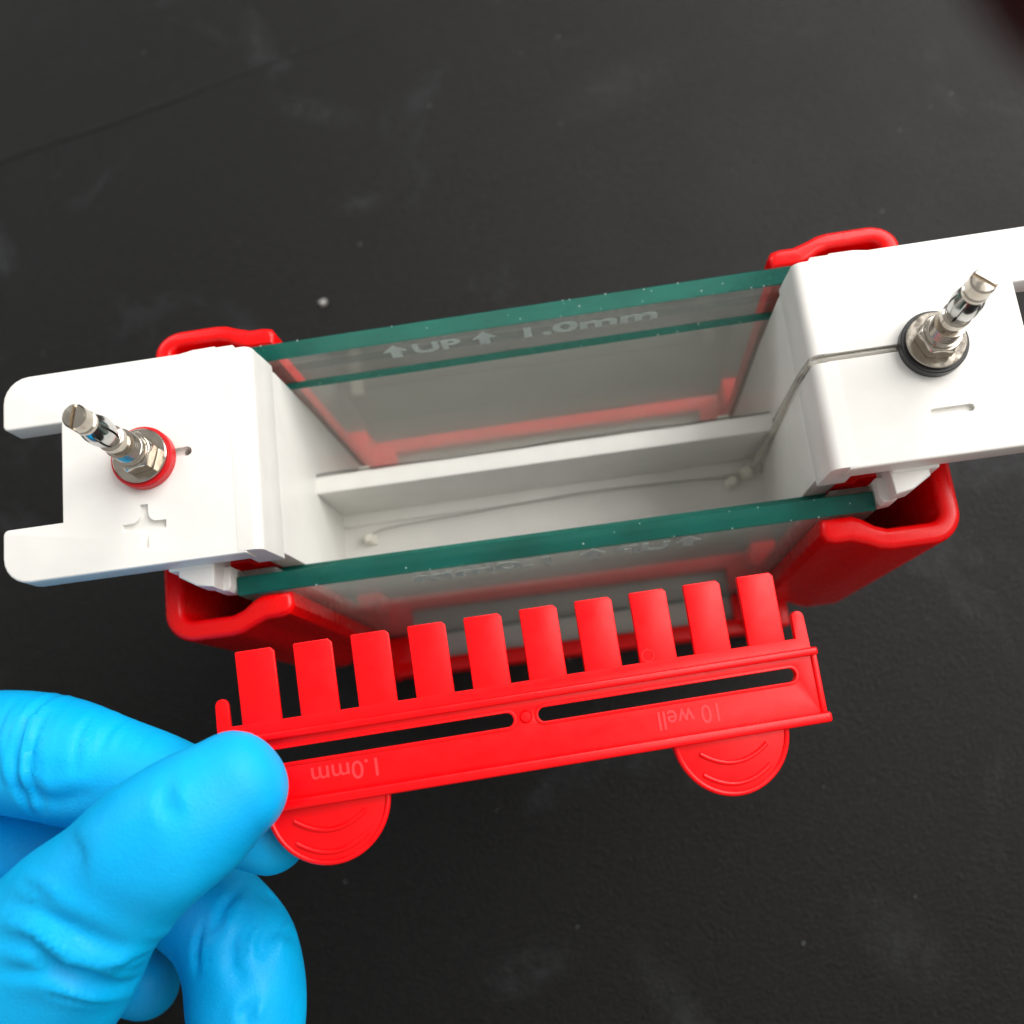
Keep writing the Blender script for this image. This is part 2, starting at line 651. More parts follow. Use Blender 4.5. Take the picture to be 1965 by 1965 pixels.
# banana plugs
def plug(cx, cy, left):
    nut_a = 12 if left else -8
    w = lathe_me([(2.0, 0.0), (4.72, 0.0), (4.85, 0.15), (4.85, 1.7), (4.7, 1.9), (2.0, 1.9)], 64, cx, cy)
    washer = put('plug_washer', to_world(w), M_redrub if left else M_black, core)
    washer['label'] = 'red plastic washer' if left else 'black plastic washer'
    # flanged hex nut
    fl_ = lathe_me([(1.5, 1.9), (4.25, 1.9), (4.3, 2.0), (4.3, 2.45), (4.15, 2.6), (1.5, 2.6)], 64, cx, cy)
    rh = 3.25
    hx = [(cx + rh * math.cos(math.radians(60 * i + nut_a)), cy + rh * math.sin(math.radians(60 * i + nut_a))) for i in range(6)]
    nut = prism_me(hx, [], 2.62, 5.3, 0.12, 2)
    # chamfer: intersect with a cone by clamping the radius near the top
    bmn = bmesh.new()
    bmn.from_mesh(nut)
    bmesh.ops.subdivide_edges(bmn, edges=list(bmn.edges), cuts=5, use_grid_fill=True)
    for v in bmn.verts:
        dx, dy = v.co.x - cx, v.co.y - cy
        rr = math.hypot(dx, dy)
        for lim in (2.75 + (5.3 - v.co.z) * 1.25, 2.95 + (v.co.z - 2.62) * 1.6):
            if rr > lim and rr > 0.1:
                v.co.x = cx + dx * lim / rr
                v.co.y = cy + dy * lim / rr
                dx, dy = v.co.x - cx, v.co.y - cy
                rr = lim
    bmn.to_mesh(nut)
    bmn.free()
    n = put('hex_nut', to_world(join([fl_, nut])), M_nickel, core, 28)
    prof = [(0.5, 5.0), (2.55, 5.1), (2.55, 5.9), (2.3, 6.0)]
    z = 6.0
    while z < 8.8:
        prof += [(2.28, z), (1.95, z + 0.28), (2.28, z + 0.56)]
        z += 0.6
    prof += [(1.75, z), (1.7, 10.4), (2.0, 10.5), (2.0, 11.6), (1.75, 11.8), (1.45, 11.9), (0, 11.9)]
    put('threaded_stem', to_world(lathe_me(prof, 48, cx, cy)), M_nickel, core, 50)
    # bulged spring leaves round an inner core
    put('plug_core', to_world(lathe_me([(1.25, 11.5), (1.2, 19.0)], 32, cx, cy)), M_steel, core)
    for k in range(6):
        a0 = 2 * math.pi * k / 6 + 0.3
        bml = bmesh.new()
        grid = []
        nz, na = 14, 6
        for i in range(nz + 1):
            t = i / nz
            zz = 11.7 + t * 7.0
            rr = 1.55 + 0.62 * math.sin(math.pi * t) ** 1.1
            half = (0.44 if 0.08 < t < 0.92 else 0.52)
            grid.append([[bml.verts.new((cx + rq * math.cos(a0 + half * (2 * j / na - 1)), cy + rq * math.sin(a0 + half * (2 * j / na - 1)), zz)) for j in range(na + 1)] for rq in (rr, rr - 0.28)])
        for i in range(nz):
            for q in (0, 1):
                for j in range(na):
                    bml.faces.new((grid[i][q][j], grid[i][q][j + 1], grid[i + 1][q][j + 1], grid[i + 1][q][j]))
            for j in (0, na):
                bml.faces.new((grid[i][0][j], grid[i][1][j], grid[i + 1][1][j], grid[i + 1][0][j]))
        bmesh.ops.recalc_face_normals(bml, faces=bml.faces)
        ml = bpy.data.meshes.new('leaf')
        bml.to_mesh(ml)
        bml.free()
        put('spring_leaf', to_world(ml), M_steel, core)
    tip = lathe_me([(0.5, 18.3), (1.62, 18.35), (1.75, 18.5), (1.75, 19.1), (1.5, 19.25), (1.5, 19.5), (1.72, 19.65), (1.72, 21.7), (1.5, 22.0), (0, 22.1)], 48, cx, cy)
    cut = box_me(-3, -0.27, 21.0, 3, 0.27, 24, 0)
    cut.transform(Matrix.Translation((cx, cy, 0)) @ Matrix.Rotation(math.radians(78 if left else -42), 4, 'Z'))
    tip = boolean(tip, [cut])
    put('plug_tip', to_world(tip), M_nickel, core)


plug(-59.9, 0, True)
plug(59.9, 0, False)

# electrode wires, their pegs and the clear lead sleeve
put('electrode_wire', to_world(tube_me([(-35.4, -5.6, -46.6), (-31, -4.6, -47.4), (-16, -3.9, -47.7), (4.6, -3.0, -47.6), (22, -3.3, -47.5), (34.5, -4.2, -46.8)], 0.085, 8, 8)), M_wire, core)
put('electrode_wire', to_world(tube_me([(-35.4, 7.0, -46), (-16, 6.3, -47), (4.6, 6.6, -47.4), (34.5, 7.2, -46.5)], 0.085, 8, 8)), M_wire, core)
wp = []
for i in range(23):
    x = -41.4 + 82.6 * i / 22
    wp.append((x, 2.62 + 0.06 * math.sin(i * 1.7) + 0.06 * math.sin(i * 0.6), -30.0 + 0.06 * math.sin(i * 2.3)))
put('electrode_wire', to_world(tube_me(wp, 0.09, 8, 4)), M_wire, core)
put('electrode_wire', to_world(tube_me([(x, y + 0.28 + 0.16 * math.sin(x * 0.11), z - 0.4) for x, y, z in wp], 0.08, 8, 4)), M_wire, core)
for px_, py_ in ((-36.2, -6.3), (35.3, -4.9), (38.4, -3.4)):
    pg = join([box_me(px_ - 1.2, py_ - 1.1, -49.5, px_ + 1.2, py_ + 1.1, -47.6, 0.45), lathe_me([(0, -48), (0.95, -48), (0.95, -46.3), (0.7, -46.0), (0, -46.0)], 24, px_, py_)])
    put('wire_peg', to_world(pg), M_peg, core)
for px_ in (-36.0, 35.6):
    put('wire_peg', to_world(box_me(px_ - 1.2, 2.4, -48.5, px_ + 1.2, 8.2, -45.6, 0.4)), M_peg, core)
put('lead_sleeve', to_world(tube_me([(55, 0.55, -0.9), (48, 0.55, -0.9), (43.6, 0.5, -1.2), (42.2, 0.4, -3.4), (41.6, 0.1, -12), (41.3, -0.6, -24), (40.6, -1.6, -36), (39.4, -3.0, -46)], 0.5, 12, 6)), M_tube, core)


# ------------------------------------------------------------------ glass plates
def plate(name, y0, y1, ztop, label, cat, group, zbot=-93.0):
    t = thing(name, W(0, (y0 + y1) / 2, zbot), label, cat, group)
    bm = bmesh.new()
    bmesh.ops.create_cube(bm, size=1)
    for v in bm.verts:
        v.co = (v.co.x * 101, (y0 + y1) / 2 + v.co.y * (y1 - y0), (zbot + ztop) / 2 + v.co.z * (ztop - zbot))
    bmesh.ops.bevel(bm, geom=list(bm.edges), offset=0.16, segments=1, affect='EDGES')
    bm.normal_update()
    for f in bm.faces:
        f.material_index = 0 if abs(f.normal.y) > 0.9 else 1
    me = bpy.data.meshes.new('g')
    bm.to_mesh(me)
    bm.free()
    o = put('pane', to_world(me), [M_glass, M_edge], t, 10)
    return t


def chips(t, y0, y1, ztop, n, seed):
    rnd = random.Random(seed)
    ms = []
    for i in range(n):
        x = rnd.uniform(-46, 47) if i % 3 else rnd.uniform(5, 45)
        y = rnd.choice((y0 + 0.15, y1 - 0.15, rnd.uniform(y0, y1)))
        r = rnd.uniform(0.07, 0.2)
        m = lathe_me([(0, -r * 0.5), (r, 0), (r * 0.6, r * 0.6), (0, r * 0.7)], 6, x, y)
        m.transform(Matrix.Translation((0, 0, ztop)))
        ms.append(m)
    o = put('edge_grit', to_world(join(ms)), M_grit, t)
    o['kind'] = 'stuff'


tall_b = plate('tall_glass_plate', 18.06, 21.1, -10.9, 'tall clear glass plate with green edge at the back of the white core', 'glass plate', 'tall glass plates')
tall_f = plate('tall_glass_plate', -21.1, -18.06, -10.9, 'tall clear glass plate with dark green edge in front, just behind the comb', 'glass plate', 'tall glass plates')
short_b = plate('short_glass_plate', 15.7, 17.06, -19.1, 'shorter thin glass plate inside the back tall plate', 'glass plate', 'short glass plates')
short_f = plate('short_glass_plate', -17.06, -15.7, -19.1, 'shorter thin glass plate inside the front tall plate', 'glass plate', 'short glass plates')
chips(tall_b, 18.06, 21.1, -10.9, 26, 3)
chips(tall_f, -21.1, -18.06, -10.9, 16, 4)
chips(short_b, 15.7, 17.06, -19.1, 10, 5)
for t, s in ((tall_b, 1), (tall_f, -1)):                                      # spacers bonded to the tall plates
    for sx in (-1, 1):
        y0, y1 = (17.08, 18.04)
        me = box_me(44.2, y0, -92.8, 50.3, y1, -11.4, 0)
        me.transform(Matrix.Diagonal((sx, s, 1, 1)))
        if sx * s < 0:
            me.flip_normals()
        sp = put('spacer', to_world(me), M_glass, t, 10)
    # frosted lettering on the inner face
    ms = []
    up = fit(text_me('UP', 5, 0.03, 0.12), -18.9, -10.6, -16.9, -13.0)
    mm = fit(text_me('1.0mm', 5, 0.03, 0.12), 0.2, 22.9, -17.0, -12.9)
    ms += [up, mm]
    for ax in (-22.0, -6.6):
        ar = prism_me([(ax - 0.85, -17.2), (ax + 0.85, -17.2), (ax + 0.85, -14.6), (ax + 2.0, -14.6), (ax, -12.1), (ax - 2.0, -14.6), (ax - 0.85, -14.6)], [], -0.03, 0.03, 0)
        ms.append(ar)
    me = join(ms)
    me.transform(Matrix(((1, 0, 0, 0), (0, 0, -1, 0), (0, 1, 0, 0), (0, 0, 0, 1))))   # stand it up facing -y
    me.transform(Matrix.Translation((0, 18.0 if s > 0 else 21.14, 0 if s > 0 else -0.4)))
    if s < 0:
        for v in me.vertices:
            v.co.z = -16.2 + (v.co.z + 15.3) * 1.55
        me.transform(Matrix.Rotation(math.pi, 4, 'Z'))
    pr = put('print', to_world(me), M_print, t)


# ------------------------------------------------------------------ red clamps
def clamp(s, label):
    t = thing('clamp_frame', W(0, s * 26, -98), label, 'clamp', 'red clamp frames')

    def fin(me):
        if s > 0:
            pass
        else:
            me = mirror_me(me, 1, -1)
        return to_world(me)
    for sx in (-1, 1):
        # plan profile of the side arm: pad beside the glass, step out, J-shaped grip wing
        outer = [(42.0, 21.25), (41.7, 23.6), (42.4, 24.9), (43.8, 25.3), (46.2, 25.3), (48.3, 26.1), (50.2, 27.0), (52.0, 27.3), (57.4, 27.3)]
        for i in range(0, 9):
            a = math.radians(90 - 90 * i / 8)
            outer.append((58.2 + 4.9 * math.cos(a), 22.4 + 4.9 * math.sin(a)))
        outer += [(63.1, 10.5), (59.9, 10.5), (59.9, 22.3)]
        for i in range(0, 5):
            a = math.radians(0 + 90 * i / 4)
            outer.append((58.3 + 1.6 * math.cos(a), 22.3 + 1.6 * math.sin(a)))
        outer += [(51.8, 23.9), (50.0, 23.2), (48.4, 22.0), (47.0, 21.3), (45.6, 21.25)]
        me = prism_me(outer, [], -80.0, -11.4, 1.15, 4)
        if s > 0:
            for v in me.vertices:
                v.co.y = 21.25 + (v.co.y - 21.25) * 0.84
        # the grip narrows a little towards its foot
        for v in me.vertices:
            k = max(0.0, (-30 - v.co.z) / 50)
            if v.co.x > 50:
                v.co.x -= (v.co.x - 50) * 0.16 * k
        me.transform(Matrix.Diagonal((sx, 1, 1, 1)))
        if sx < 0:
            me.flip_normals()
        put('side_arm', fin(me), M_red, t)
        me = prism_me([(46.6, 11.5), (58.5, 11.5), (58.5, 14.4), (50.8, 14.4), (49.6, 15.2), (46.6, 15.2)], [], -80, -17.5, 0.5, 2)
        me.transform(Matrix.Diagonal((sx, 1, 1, 1)))
        if sx < 0:
            me.flip_normals()
        put('inner_rail', fin(me), M_red, t)
        put('corner_pad', fin(mirror_me(box_me(37.0, 21.3, -93, 43.0, 27.3, -88.0, 0.4), sx, 1)), M_red, t)
        nub = lathe_me([(0, 0), (1.3, 0), (1.3, 2.4), (0.9, 2.9), (0, 2.9)], 20)
        nub.transform(Matrix.Translation((sx * 41.0, 25.0, -76.5)) @ Matrix.Rotation(-math.pi / 2, 4, 'X'))
        if s < 0:
            put('hinge_pin', fin(nub), M_red, t)
        put('foot', fin(mirror_me(box_me(41.8, 22, -98, 47.5, 30.6, -79.8, 0.6), sx, 1)), M_red, t)
    put('lower_bar', fin(box_me(-47, 26.9, -97.9, 47, 30.2, -89, 0.5)), M_red, t)
    return t


clamp(1, 'red plastic clamp frame behind the back glass plate, wings under the white plates')
clamp(-1, 'red plastic clamp frame at the front with J-shaped grip wings, partly behind the comb')
for s in (-1, 1):
    g = thing('sealing_pad', W(0, s * 24.6, -97), 'grey rubber sealing pad under the %s glass plates' % ('back' if s > 0 else 'front'), 'rubber pad', 'grey sealing pads')
    put('pad', to_world(box_me(-40, min(s * 21.2, s * 28.1), -97, 40, max(s * 21.2, s * 26.8), -91.5, 0.3)), M_greyrub, g)

# ------------------------------------------------------------------ comb
from math import cos, sin
Rc = Matrix(((0.98771105, -0.02527339, 0.154234), (0.03917259, 0.99537159, -0.08775483), (-0.15130228, 0.09271816, 0.98412954)))
comb = thing('gel_comb', W(-6.3418, -40.7949, -1.9413), 'red ten-tooth plastic gel comb held in the gloved hand', 'gel comb')
comb.rotation_euler = Rc.to_euler()
P, TW, TL = 8.2, 5.51, 10.27


def cput(name, me):
    me.transform(Matrix.Scale(MM, 4))
    return put(name, me, M_comb, comb, 35, local=True)


for i in range(10):
    x = (i - 4.5) * P
    me = prism_me([(x - TW / 2, -0.9), (x + TW / 2, -0.9), (x + TW / 2, TL - 0.55), (x + TW / 2 - 0.55, TL), (x - TW / 2 + 0.2, TL), (x - TW / 2, TL - 0.2)], [], -1.0, 0, 0.16, 2)
    cput('tooth', me)


def slot(x0, x1, y0, y1):
    return rrect(x0, y0, x1, y1, (y1 - y0) / 2 - 0.01, 8)


body = [(-43.5, -12.3), (43.5, -12.3), (43.7, -2.0), (43.25, -1.6), (43.1, 3.1)]
for i in range(1, 6):
    a = math.radians(180 * i / 6)
    body.append((42.2 + 0.9 * cos(a), 3.1 + 0.9 * sin(a)))
body += [(41.3, 3.1), (41.3, 0), (-41.3, 0), (-41.3, 3.1)]
for i in range(1, 6):
    a = math.radians(180 * i / 6)
    body.append((-42.2 + 0.9 * cos(a), 3.1 + 0.9 * sin(a)))
body += [(-43.1, 3.1), (-43.25, -1.6), (-43.7, -2.0)]
cput('plate', prism_me(body, [slot(1.75, 40.3, -6.1, -4.05), slot(-40.3, -1.75, -6.1, -4.05)], -1.15, 0.01, 0.06, 2))
cput('rib', box_me(-43.9, -2.7, -0.5, 43.9, -1.55, 1.15, 0.35))
cput('rib', box_me(-44.0, -12.5, -0.6, 44.0, -11.0, 1.55, 0.4))
cput('rib', box_me(43.0, -12.0, -0.6, 43.85, -2.0, 0.35, 0.2))
cput('rib', box_me(-43.85, -12.0, -0.6, -43.0, -2.0, 0.35, 0.2))
for s in (-1, 1):                                                            # raised lips round the slots
    a, b_ = (1.75, 40.3) if s > 0 else (-40.3, -1.75)
    cput('slot_lip', prism_me(slot(a - 0.45, b_ + 0.45, -6.55, -3.6), [slot(a + 0.05, b_ - 0.05, -6.08, -4.07)], -0.5, 0.22, 0.1, 2))
cput('ejector_mark', lathe_me([(0, -0.3), (0.95, -0.3), (0.95, 0.05), (0.7, 0.35), (0, 0.4)], 24, 0.0, -5.0))
cput('ejector_mark', lathe_me([(0.75, -0.2), (1.0, -0.2), (1.0, 0.1), (0.75, 0.1)], 24, 19.0, 0.9))
for cx in (-29.1, 29.1):
    pts = [(cx + 8.75 * cos(math.radians(180 + 180 * i / 40)), -11.6 - 9.1 * abs(sin(math.radians(180 + 180 * i / 40)))) for i in range(41)]
    tab = cput('finger_tab', prism_me(pts, [], -1.1, 0.0, 0.3, 3))
    # a raised rim round the tab and two curved grip ridges
    rim = tube_me([(cx + 8.3 * cos(math.radians(182 + 176 * i / 24)), -11.8 - 8.6 * abs(sin(math.radians(182 + 176 * i / 24))), -0.12) for i in range(25)], 0.42, 10, 2)
    r = cput('rim', rim)
    r.parent = tab
    for yy in (-14.1, -17.1):
        arc = tube_me([(cx + u, yy - 1.9 * (1 - (u / 5.0) ** 2), 0.02) for u in (-5, -4, -3, -2, -1, 0, 1, 2, 3, 4, 5)], 0.36, 10, 3)
        g = cput('grip_ridge', arc)
        g.parent = tab
for body_, x0, x1, y0, y1 in (('10 well', 18.9, 27.9, -10.0, -7.3), ('1.0mm', -31.0, -21.7, -9.8, -7.3)):
    me = fit(text_me(body_, 3, 0.08, 0.02), -(x1 - x0) / 2, (x1 - x0) / 2, -(y1 - y0) / 2, (y1 - y0) / 2)
    me.transform(Matrix.Translation(((x0 + x1) / 2, (y0 + y1) / 2, 0.04)) @ Matrix.Rotation(math.pi, 4, 'Z'))
    me.transform(Matrix.Scale(MM, 4))
    me.materials.clear()
    put('lettering', me, M_letter, comb, 35, local=True)


# ------------------------------------------------------------------ gloved hand
def loft(chain, n=36, sub=6):
    """closed tapered limb through (x, y, z, rx, ry) nodes: rx across, ry in height; rounded ends"""
    A = np.array(chain, float)
    m = len(A)
    Q = []
    for i in range(m - 1):
        p0, p1, p2, p3 = A[max(i - 1, 0)], A[i], A[i + 1], A[min(i + 2, m - 1)]
        for k in range(sub):
            t = k / sub
            Q.append(0.5 * ((2 * p1) + (-p0 + p2) * t + (2 * p0 - 5 * p1 + 4 * p2 - p3) * t * t + (-p0 + 3 * p1 - 3 * p2 + p3) * t ** 3))
    Q.append(A[-1])
    Q = np.array(Q)

    def cap(q, d, flip):
        out = []
        for k in range(1, 9):
            a = k / 8 * math.pi / 2
            r = q[3:5] * max(math.cos(a), 0.04)
            c = q[:3] + d * math.sin(a) * (q[3] + q[4]) / 2 * 1.02
            out.append(np.concatenate([c, r]))
        return out[::-1] if flip else out
    d0 = Q[0, :3] - Q[1, :3]
    d0 /= np.linalg.norm(d0)
    d1 = Q[-1, :3] - Q[-2, :3]
    d1 /= np.linalg.norm(d1)
    Q = np.array(cap(Q[0], d0, True) + list(Q) + cap(Q[-1], d1, False))
    bm = bmesh.new()
    rings = []
    for i in range(len(Q)):
        a_, b_ = Q[max(i - 1, 0), :3], Q[min(i + 1, len(Q) - 1), :3]
        d = Vector(b_ - a_).normalized()
        side = d.cross(Vector((0, 0, 1)))
        if side.length < 0.05:
            side = Vector((1, 0, 0))
        side.normalize()
        up_ = side.cross(d)
        rings.append([bm.verts.new(Vector(Q[i, :3]) + side * math.cos(2 * math.pi * k / n) * Q[i, 3] + up_ * math.sin(2 * math.pi * k / n) * Q[i, 4]) for k in range(n)])
    for a_, b_ in zip(rings, rings[1:]):
        for k in range(n):
            bm.faces.new((a_[k], a_[(k + 1) % n], b_[(k + 1) % n], b_[k]))
    bm.faces.new(rings[0][::-1])
    bm.faces.new(rings[-1])
    bmesh.ops.recalc_face_normals(bm, faces=bm.faces)
    me = bpy.data.meshes.new('limb')
    bm.to_mesh(me)
    bm.free()
    return me


thumb = [(-44.7, -50.6, 11.4, 7.4, 6.5), (-48.5, -52.9, 12.4, 8.6, 7.4), (-54.0, -56.2, 13.4, 9.2, 8.2), (-60, -60.1, 12.0, 9.4, 8.8), (-65.2, -63.8, 10.5, 10.6, 9.8),
         (-74, -70.6, 6, 12.8, 11.5), (-88, -80, -2, 15, 14), (-104, -90, -12, 17, 17)]
index = [(-46.4, -57.9, -6.0, 5.9, 5.7), (-54.6, -53.3, -5.6, 7.3, 7.2), (-66.4, -48.2, -7.5, 8.4, 8.2), (-80.5, -43.0, -8.5, 9.6, 9.2), (-95, -40.6, -12, 9.6, 9.6), (-112, -46, -18, 11, 11), (-128, -58, -24, 12, 13)]
middle = [(-55.5, -92, -18, 7.6, 7.8), (-55.0, -84.0, -17, 9.0, 8.8), (-56.0, -76.6, -18.5, 9.2, 9.0), (-62, -70, -23, 8.8, 8.8), (-72, -64.5, -27, 8.8, 9), (-90, -57.5, -26, 9.2, 9.4), (-112, -60, -26, 10.5, 11), (-130, -68, -28, 11, 13)]
ring = [(-80.0, -81.6, -37, 5.9, 5.9), (-93, -76.5, -39, 7.8, 8), (-110, -71, -37, 9, 9), (-128, -78, -34, 10, 12)]
little = [(-96, -97, -44, 6.2, 6.2), (-108, -90, -45, 7, 7), (-122, -88, -40, 8, 9), (-134, -92, -34, 9, 11)]
palm = [(-112, -66, -22, 16, 14), (-128, -84, -24, 30, 15), (-142, -108, -26, 32, 16), (-156, -136, -28, 26, 18), (-172, -165, -28, 23, 20), (-190, -195, -28, 24, 21)]
hm = join([loft(c) for c in (thumb, index, middle, ring, little, palm)])
hm.transform(Matrix.Scale(0.1, 4))            # centimetres while remeshing
ho = bpy.data.objects.new('tmp_hand', hm)
COL.objects.link(ho)
md = ho.modifiers.new('r', 'REMESH')
md.mode = 'VOXEL'
md.voxel_size = 0.07
md.use_smooth_shade = True
sm = ho.modifiers.new('s', 'SMOOTH')
sm.factor = 0.5
sm.iterations = 7
dg = bpy.context.evaluated_depsgraph_get()
glove_me = bpy.data.meshes.new_from_object(ho.evaluated_get(dg))
bpy.data.objects.remove(ho)
n = len(glove_me.vertices)
co = np.empty(n * 3)
glove_me.vertices.foreach_get('co', co)
co = co.reshape(-1, 3) * 10                   # back to mm
no = np.empty(n * 3)
glove_me.vertices.foreach_get('normal', no)
no = no.reshape(-1, 3)


def crease(pts, w, depth, zmin, zmax, ridge=0.5):
    """fold in the rubber along a line over the skin: a groove with a raised lip beside it"""
    global disp
    Pn = np.array(pts, float)
    best = np.full(n, 1e9)
    sgn = np.zeros(n)
    tt = np.zeros(n)
    L = len(Pn) - 1
    for i in range(L):
        a_, b_ = Pn[i], Pn[i + 1]
        d = b_ - a_
        q = co[:, :2] - a_
        t = np.clip((q @ d) / (d @ d), 0, 1)
        v = q - t[:, None] * d
        dist = np.hypot(v[:, 0], v[:, 1])
        m_ = dist < best
        best[m_] = dist[m_]
        sgn[m_] = np.sign(d[0] * v[m_, 1] - d[1] * v[m_, 0])
        tt[m_] = (i + t[m_]) / L
    fade = np.sin(np.clip(tt, 0.02, 0.98) * math.pi) ** 0.6
    ok = (co[:, 2] > zmin) & (co[:, 2] < zmax) & (no[:, 2] > -0.1)
    s = best * sgn
    g = -depth * np.exp(-(s / w) ** 2) + ridge * depth * np.exp(-((s - 1.9 * w) / (1.2 * w)) ** 2) + 0.5 * ridge * depth * np.exp(-((s + 2.1 * w) / (1.4 * w)) ** 2)
    disp += np.where(ok, g * fade, 0)


disp = np.zeros(n)
CREASES = [
    ([(-78.93, -34.42), (-80.4, -38.96), (-80.6, -44.11), (-80.0, -49.76)], 0.22, 0.45, -20, 6),
    ([(-76.02, -34.78), (-76.42, -38.14), (-76.25, -42.56)], 0.3, 0.3, -20, 6),
    ([(-73.12, -35.66), (-73.51, -38.75), (-73.44, -41.35)], 0.28, 0.25, -20, 6),
    ([(-69.86, -37.63), (-70.32, -40.17), (-70.23, -42.25)], 0.3, 0.25, -20, 6),
    ([(-65.78, -38.91), (-66.13, -41.45), (-65.96, -43.27)], 0.3, 0.2, -20, 6),
    ([(-62.86, -41.07), (-63.18, -42.83), (-63.1, -44.37)], 0.3, 0.15, -20, 6),
    ([(-83.67, -33.84), (-84.5, -39.78), (-83.68, -46.31)], 0.5, 0.5, -20, 6),
    ([(-71.88, -62.45), (-67.31, -63.75), (-63.92, -65.74), (-60.82, -68.9)], 0.35, 0.3, 3, 40),
    ([(-70.05, -64.5), (-65.74, -66.17), (-61.94, -68.59)], 0.3, 0.28, 3, 40),
    ([(-70.75, -67.3), (-66.45, -68.54), (-62.87, -70.71)], 0.35, 0.3, 3, 40),
    ([(-66.93, -72.11), (-64.04, -73.59), (-62.06, -75.36)], 0.4, 0.35, 3, 40),
    ([(-60.17, -69.97), (-57.95, -70.39), (-55.26, -69.86)], 0.3, 0.25, 3, 40),
    ([(-58.88, -72.1), (-57.1, -72.07), (-55.75, -71.61)], 0.3, 0.3, 3, 40),
    ([(-61.76, -70.82), (-59.78, -72.41), (-58.24, -72.96)], 0.25, 0.3, 3, 40),
    ([(-54.31, -68.14), (-52.29, -67.94), (-50.91, -66.66)], 0.35, 0.25, 3, 40),
    ([(-52.03, -66.75), (-50.22, -66.13), (-49.05, -64.82)], 0.35, 0.2, 3, 40),
    ([(-50.95, -50.13), (-50.56, -51.9), (-49.7, -53.49)], 0.4, 0.2, 3, 40),
    ([(-70.04, -59.1), (-66.82, -60.07), (-63.86, -61.84)], 0.6, 0.25, 3, 40),
    ([(-63.05, -53.92), (-61.01, -55.85), (-60.14, -58.06)], 0.5, 0.15, 3, 40),
    ([(-48.26, -71.38), (-48.93, -73.3), (-48.51, -75.32)], 0.3, 0.25, -32, -4),
    ([(-51.5, -70.8), (-52.44, -72.95), (-52.04, -75.46)], 0.35, 0.25, -32, -4),
    ([(-54.31, -67.23), (-55.25, -69.41), (-55.66, -71.87)], 0.3, 0.25, -32, -4),
    ([(-57.44, -69.18), (-58.15, -72.37), (-57.75, -75.39)], 0.3, 0.25, -32, -4),
    ([(-50.47, -80.75), (-51.09, -82.15), (-50.66, -83.87)], 0.3, 0.3, -32, -4),
    ([(-46.77, -73.52), (-45.29, -75.65), (-44.89, -77.65)], 0.35, 0.25, -32, -4),
    ([(-78.5, -32.89), (-80.76, -37.62), (-81.14, -42.76), (-80.81, -47.15), (-79.88, -51.54)], 0.55, 0.8, -20, 6),
    ([(-79.47, -32.77), (-80.2, -37.68), (-80.15, -42.88), (-79.59, -49.31)], 0.4, 0.5, -20, 6),
    ([(-77.84, -36.66), (-78.57, -41.26), (-78.68, -44.84), (-78.11, -50.48)], 0.6, 0.75, -20, 6),
    ([(-76.89, -38.08), (-77.3, -43.21), (-77.15, -49.58)], 0.45, 0.4, -20, 6),
    ([(-71.22, -37.2), (-71.98, -40.75), (-71.93, -45.63)], 0.6, 0.35, -20, 6),
    ([(-67.55, -38.69), (-68.3, -41.19), (-68.58, -43.72)], 0.6, 0.3, -20, 6),
    ([(-81.99, -34.84), (-82.56, -38.71), (-82.43, -42.61)], 0.6, 0.3, -20, 6),
    ([(-83.13, -46.37), (-75.53, -49.77), (-68.49, -49.06)], 1.2, 0.35, -20, 6),
    ([(-72.35, -60.95), (-66.84, -62.35), (-62.32, -64.88), (-57.01, -68.68)], 1.3, 0.6, 3, 40),
    ([(-72.34, -65.19), (-68.01, -66.14), (-63.98, -69.59), (-60.65, -71.53), (-55.78, -72.4)], 1.1, 0.8, 3, 40),
    ([(-72.34, -68.76), (-67.36, -69.46), (-62.44, -71.35), (-59.81, -73.79)], 1.0, 0.7, 3, 40),
    ([(-64.0, -71.2), (-61.8, -73.01), (-60.27, -74.54)], 0.7, 0.6, 3, 40),
    ([(-61.77, -71.62), (-60.24, -73.16), (-58.92, -73.68)], 0.6, 0.5, 3, 40),
    ([(-57.53, -71.43), (-56.19, -71.36), (-54.84, -70.7)], 0.5, 0.5, 3, 40),
    ([(-58.86, -71.1), (-57.5, -70.24), (-55.25, -69.66)], 0.6, 0.4, 3, 40),
    ([(-50.33, -49.12), (-49.85, -51.34), (-48.68, -53.61)], 0.9, 0.45, 3, 40),
    ([(-55.67, -68.81), (-53.45, -69.03), (-52.06, -67.76)], 0.7, 0.35, 3, 40),
    ([(-68.01, -66.35), (-65.76, -68.2), (-64.67, -70.73)], 0.8, 0.4, 3, 40),
    ([(-64.44, -54.2), (-61.71, -56.62), (-61.08, -59.42)], 1.6, 0.25, 3, 40),
    ([(-49.04, -70.8), (-50.01, -73.19), (-49.9, -75.92)], 0.9, 0.5, -32, -4),
    ([(-55.08, -66.14), (-56.28, -68.04), (-57.01, -71.48)], 0.7, 0.5, -32, -4),
    ([(-58.84, -69.54), (-59.67, -72.71), (-59.44, -76.45)], 0.6, 0.4, -32, -4),
    ([(-52.87, -70.91), (-54.07, -72.78), (-53.96, -75.76), (-51.97, -78.9)], 1.2, 0.5, -32, -4),
    ([(-51.02, -80.94), (-52.17, -82.28), (-51.74, -84.06)], 0.8, 0.6, -32, -4),
    ([(-48.86, -72.31), (-46.8, -74.01), (-45.83, -75.59)], 0.6, 0.4, -32, -4),
    ([(-52.56, -65.39), (-51.03, -67.58), (-48.69, -69.58)], 0.6, 0.4, -32, -4),
]
for pts, w, dep, z0, z1 in CREASES:
    crease(pts, w, dep * 1.3, z0, z1)
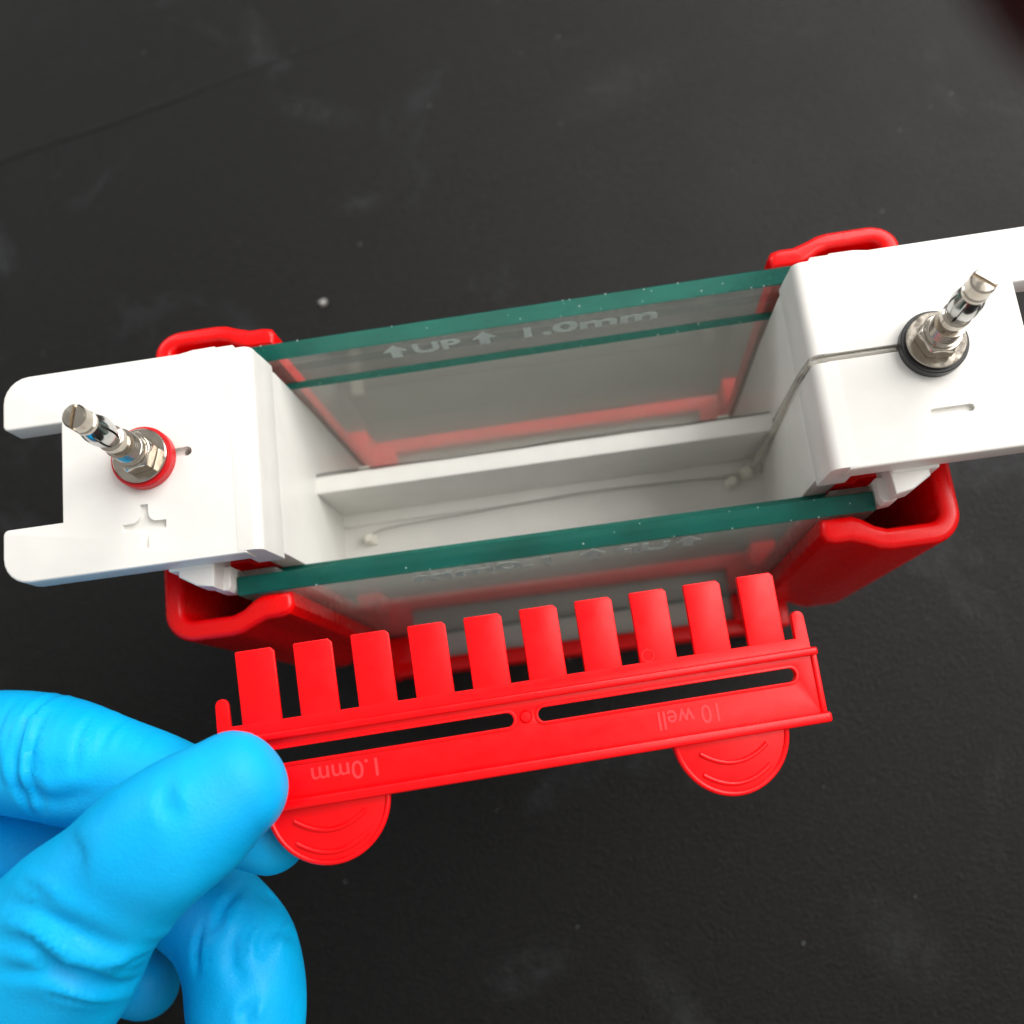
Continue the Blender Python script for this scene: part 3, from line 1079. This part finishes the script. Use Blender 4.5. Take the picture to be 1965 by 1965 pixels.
# broad slackness of the rubber
disp += 0.16 * np.sin(co[:, 0] * 0.33 + 1.3 * np.sin(co[:, 1] * 0.21)) * np.sin(co[:, 1] * 0.29 + co[:, 2] * 0.4)
co2 = co + no * disp[:, None]
base = W(-120, -90, -98)
co2 = co2 * MM + np.array([0, 0, TOP * MM])
glove_me.vertices.foreach_set('co', co2.ravel())
glove_me.update()
hand = thing('person', base, "person's hand in a blue nitrile glove pinching the end of the red comb", 'person')
put('glove', glove_me, M_glove, hand, 180)

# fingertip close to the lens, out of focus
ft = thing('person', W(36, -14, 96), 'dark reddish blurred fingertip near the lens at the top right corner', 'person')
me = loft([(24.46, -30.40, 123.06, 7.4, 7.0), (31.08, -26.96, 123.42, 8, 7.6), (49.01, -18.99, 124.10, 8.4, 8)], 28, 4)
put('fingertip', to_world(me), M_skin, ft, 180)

# ------------------------------------------------------------------ small things on the bench
bmc = bmesh.new()
bmesh.ops.create_icosphere(bmc, subdivisions=2, radius=1.0)
rnd = random.Random(11)
for v in bmc.verts:
    k = rnd.uniform(0.55, 1.2)
    v.co = Vector((v.co.x * 1.25 * k, v.co.y * 0.95 * k, v.co.z * 0.7 * k))
    if v.co.x > 0.6:
        v.co.y *= 0.5
me = bpy.data.meshes.new('c')
bmc.to_mesh(me)
bmc.free()
me.transform(Matrix.Translation((-53.9, 70.2, -97.2)))
crumb = put('crumb', to_world(me), M_crumb, None, 5)
tag(crumb, 'small white crumb lying on the black bench behind the back glass plate', 'crumb')

ms = []
for i in range(70):
    x, y = rnd.uniform(-145, 145), rnd.uniform(-130, 185)
    r = rnd.uniform(0.06, 0.17)
    m = lathe_me([(0, 0), (r, r * 0.2), (r * 0.5, r * 0.6), (0, r * 0.7)], 5, 0, 0)
    m.transform(Matrix.Translation((x, y, -98)) @ Matrix.Rotation(rnd.uniform(0, 3), 4, 'Z') @ Matrix.Diagonal((rnd.uniform(1, 2.4), 1, 1, 1)))
    ms.append(m)
dust = put('dust', to_world(join(ms)), M_grit, None)
tag(dust, 'scattered pale dust specks on the black bench top', 'dust', kind='stuff')
# the shallow crease across the bench top, upper left
pts = [(-175, 115.5), (-143.6, 128.7), (-112.8, 134.6), (-86, 140.5), (-58, 147.0), (-30, 152)]
me = tube_me([(x, y, -98.1) for x, y in pts], [0.42, 0.45, 0.46, 0.36, 0.24, 0.12], 10, 6)
cr = put('bench_crease', to_world(me), M_crease, None)
cr['kind'] = 'structure'
for (x, y, sx, sy, rz) in ((-67, 155, 6, 13, 0.3), (-52, 128, 16, 5, -0.4), (-41, 98, 9, 4, 0), (14, -112, 6, 24, 0.5), (-75, 60, 5, 8, 0.2), (30, 120, 20, 9, 0.4), (-20, -98, 14, 6, 0.3), (62, -100, 9, 16, 0.7)):
    bm = bmesh.new()
    bmesh.ops.create_circle(bm, cap_ends=True, segments=32, radius=1)
    me = bpy.data.meshes.new('smear')
    bm.to_mesh(me)
    bm.free()
    o = bpy.data.objects.new('smear', me)
    me.materials.append(M_smear)
    COL.objects.link(o)
    o.location = W(x, y, -97.97)
    o.scale = (sx * MM, sy * MM, MM)
    o.rotation_euler = (0, 0, rz)
    o['kind'] = 'stuff'
    o['label'] = 'faint pale smear on the black bench top'
    o['category'] = 'smear'
    o['group'] = 'faint smears on the bench'
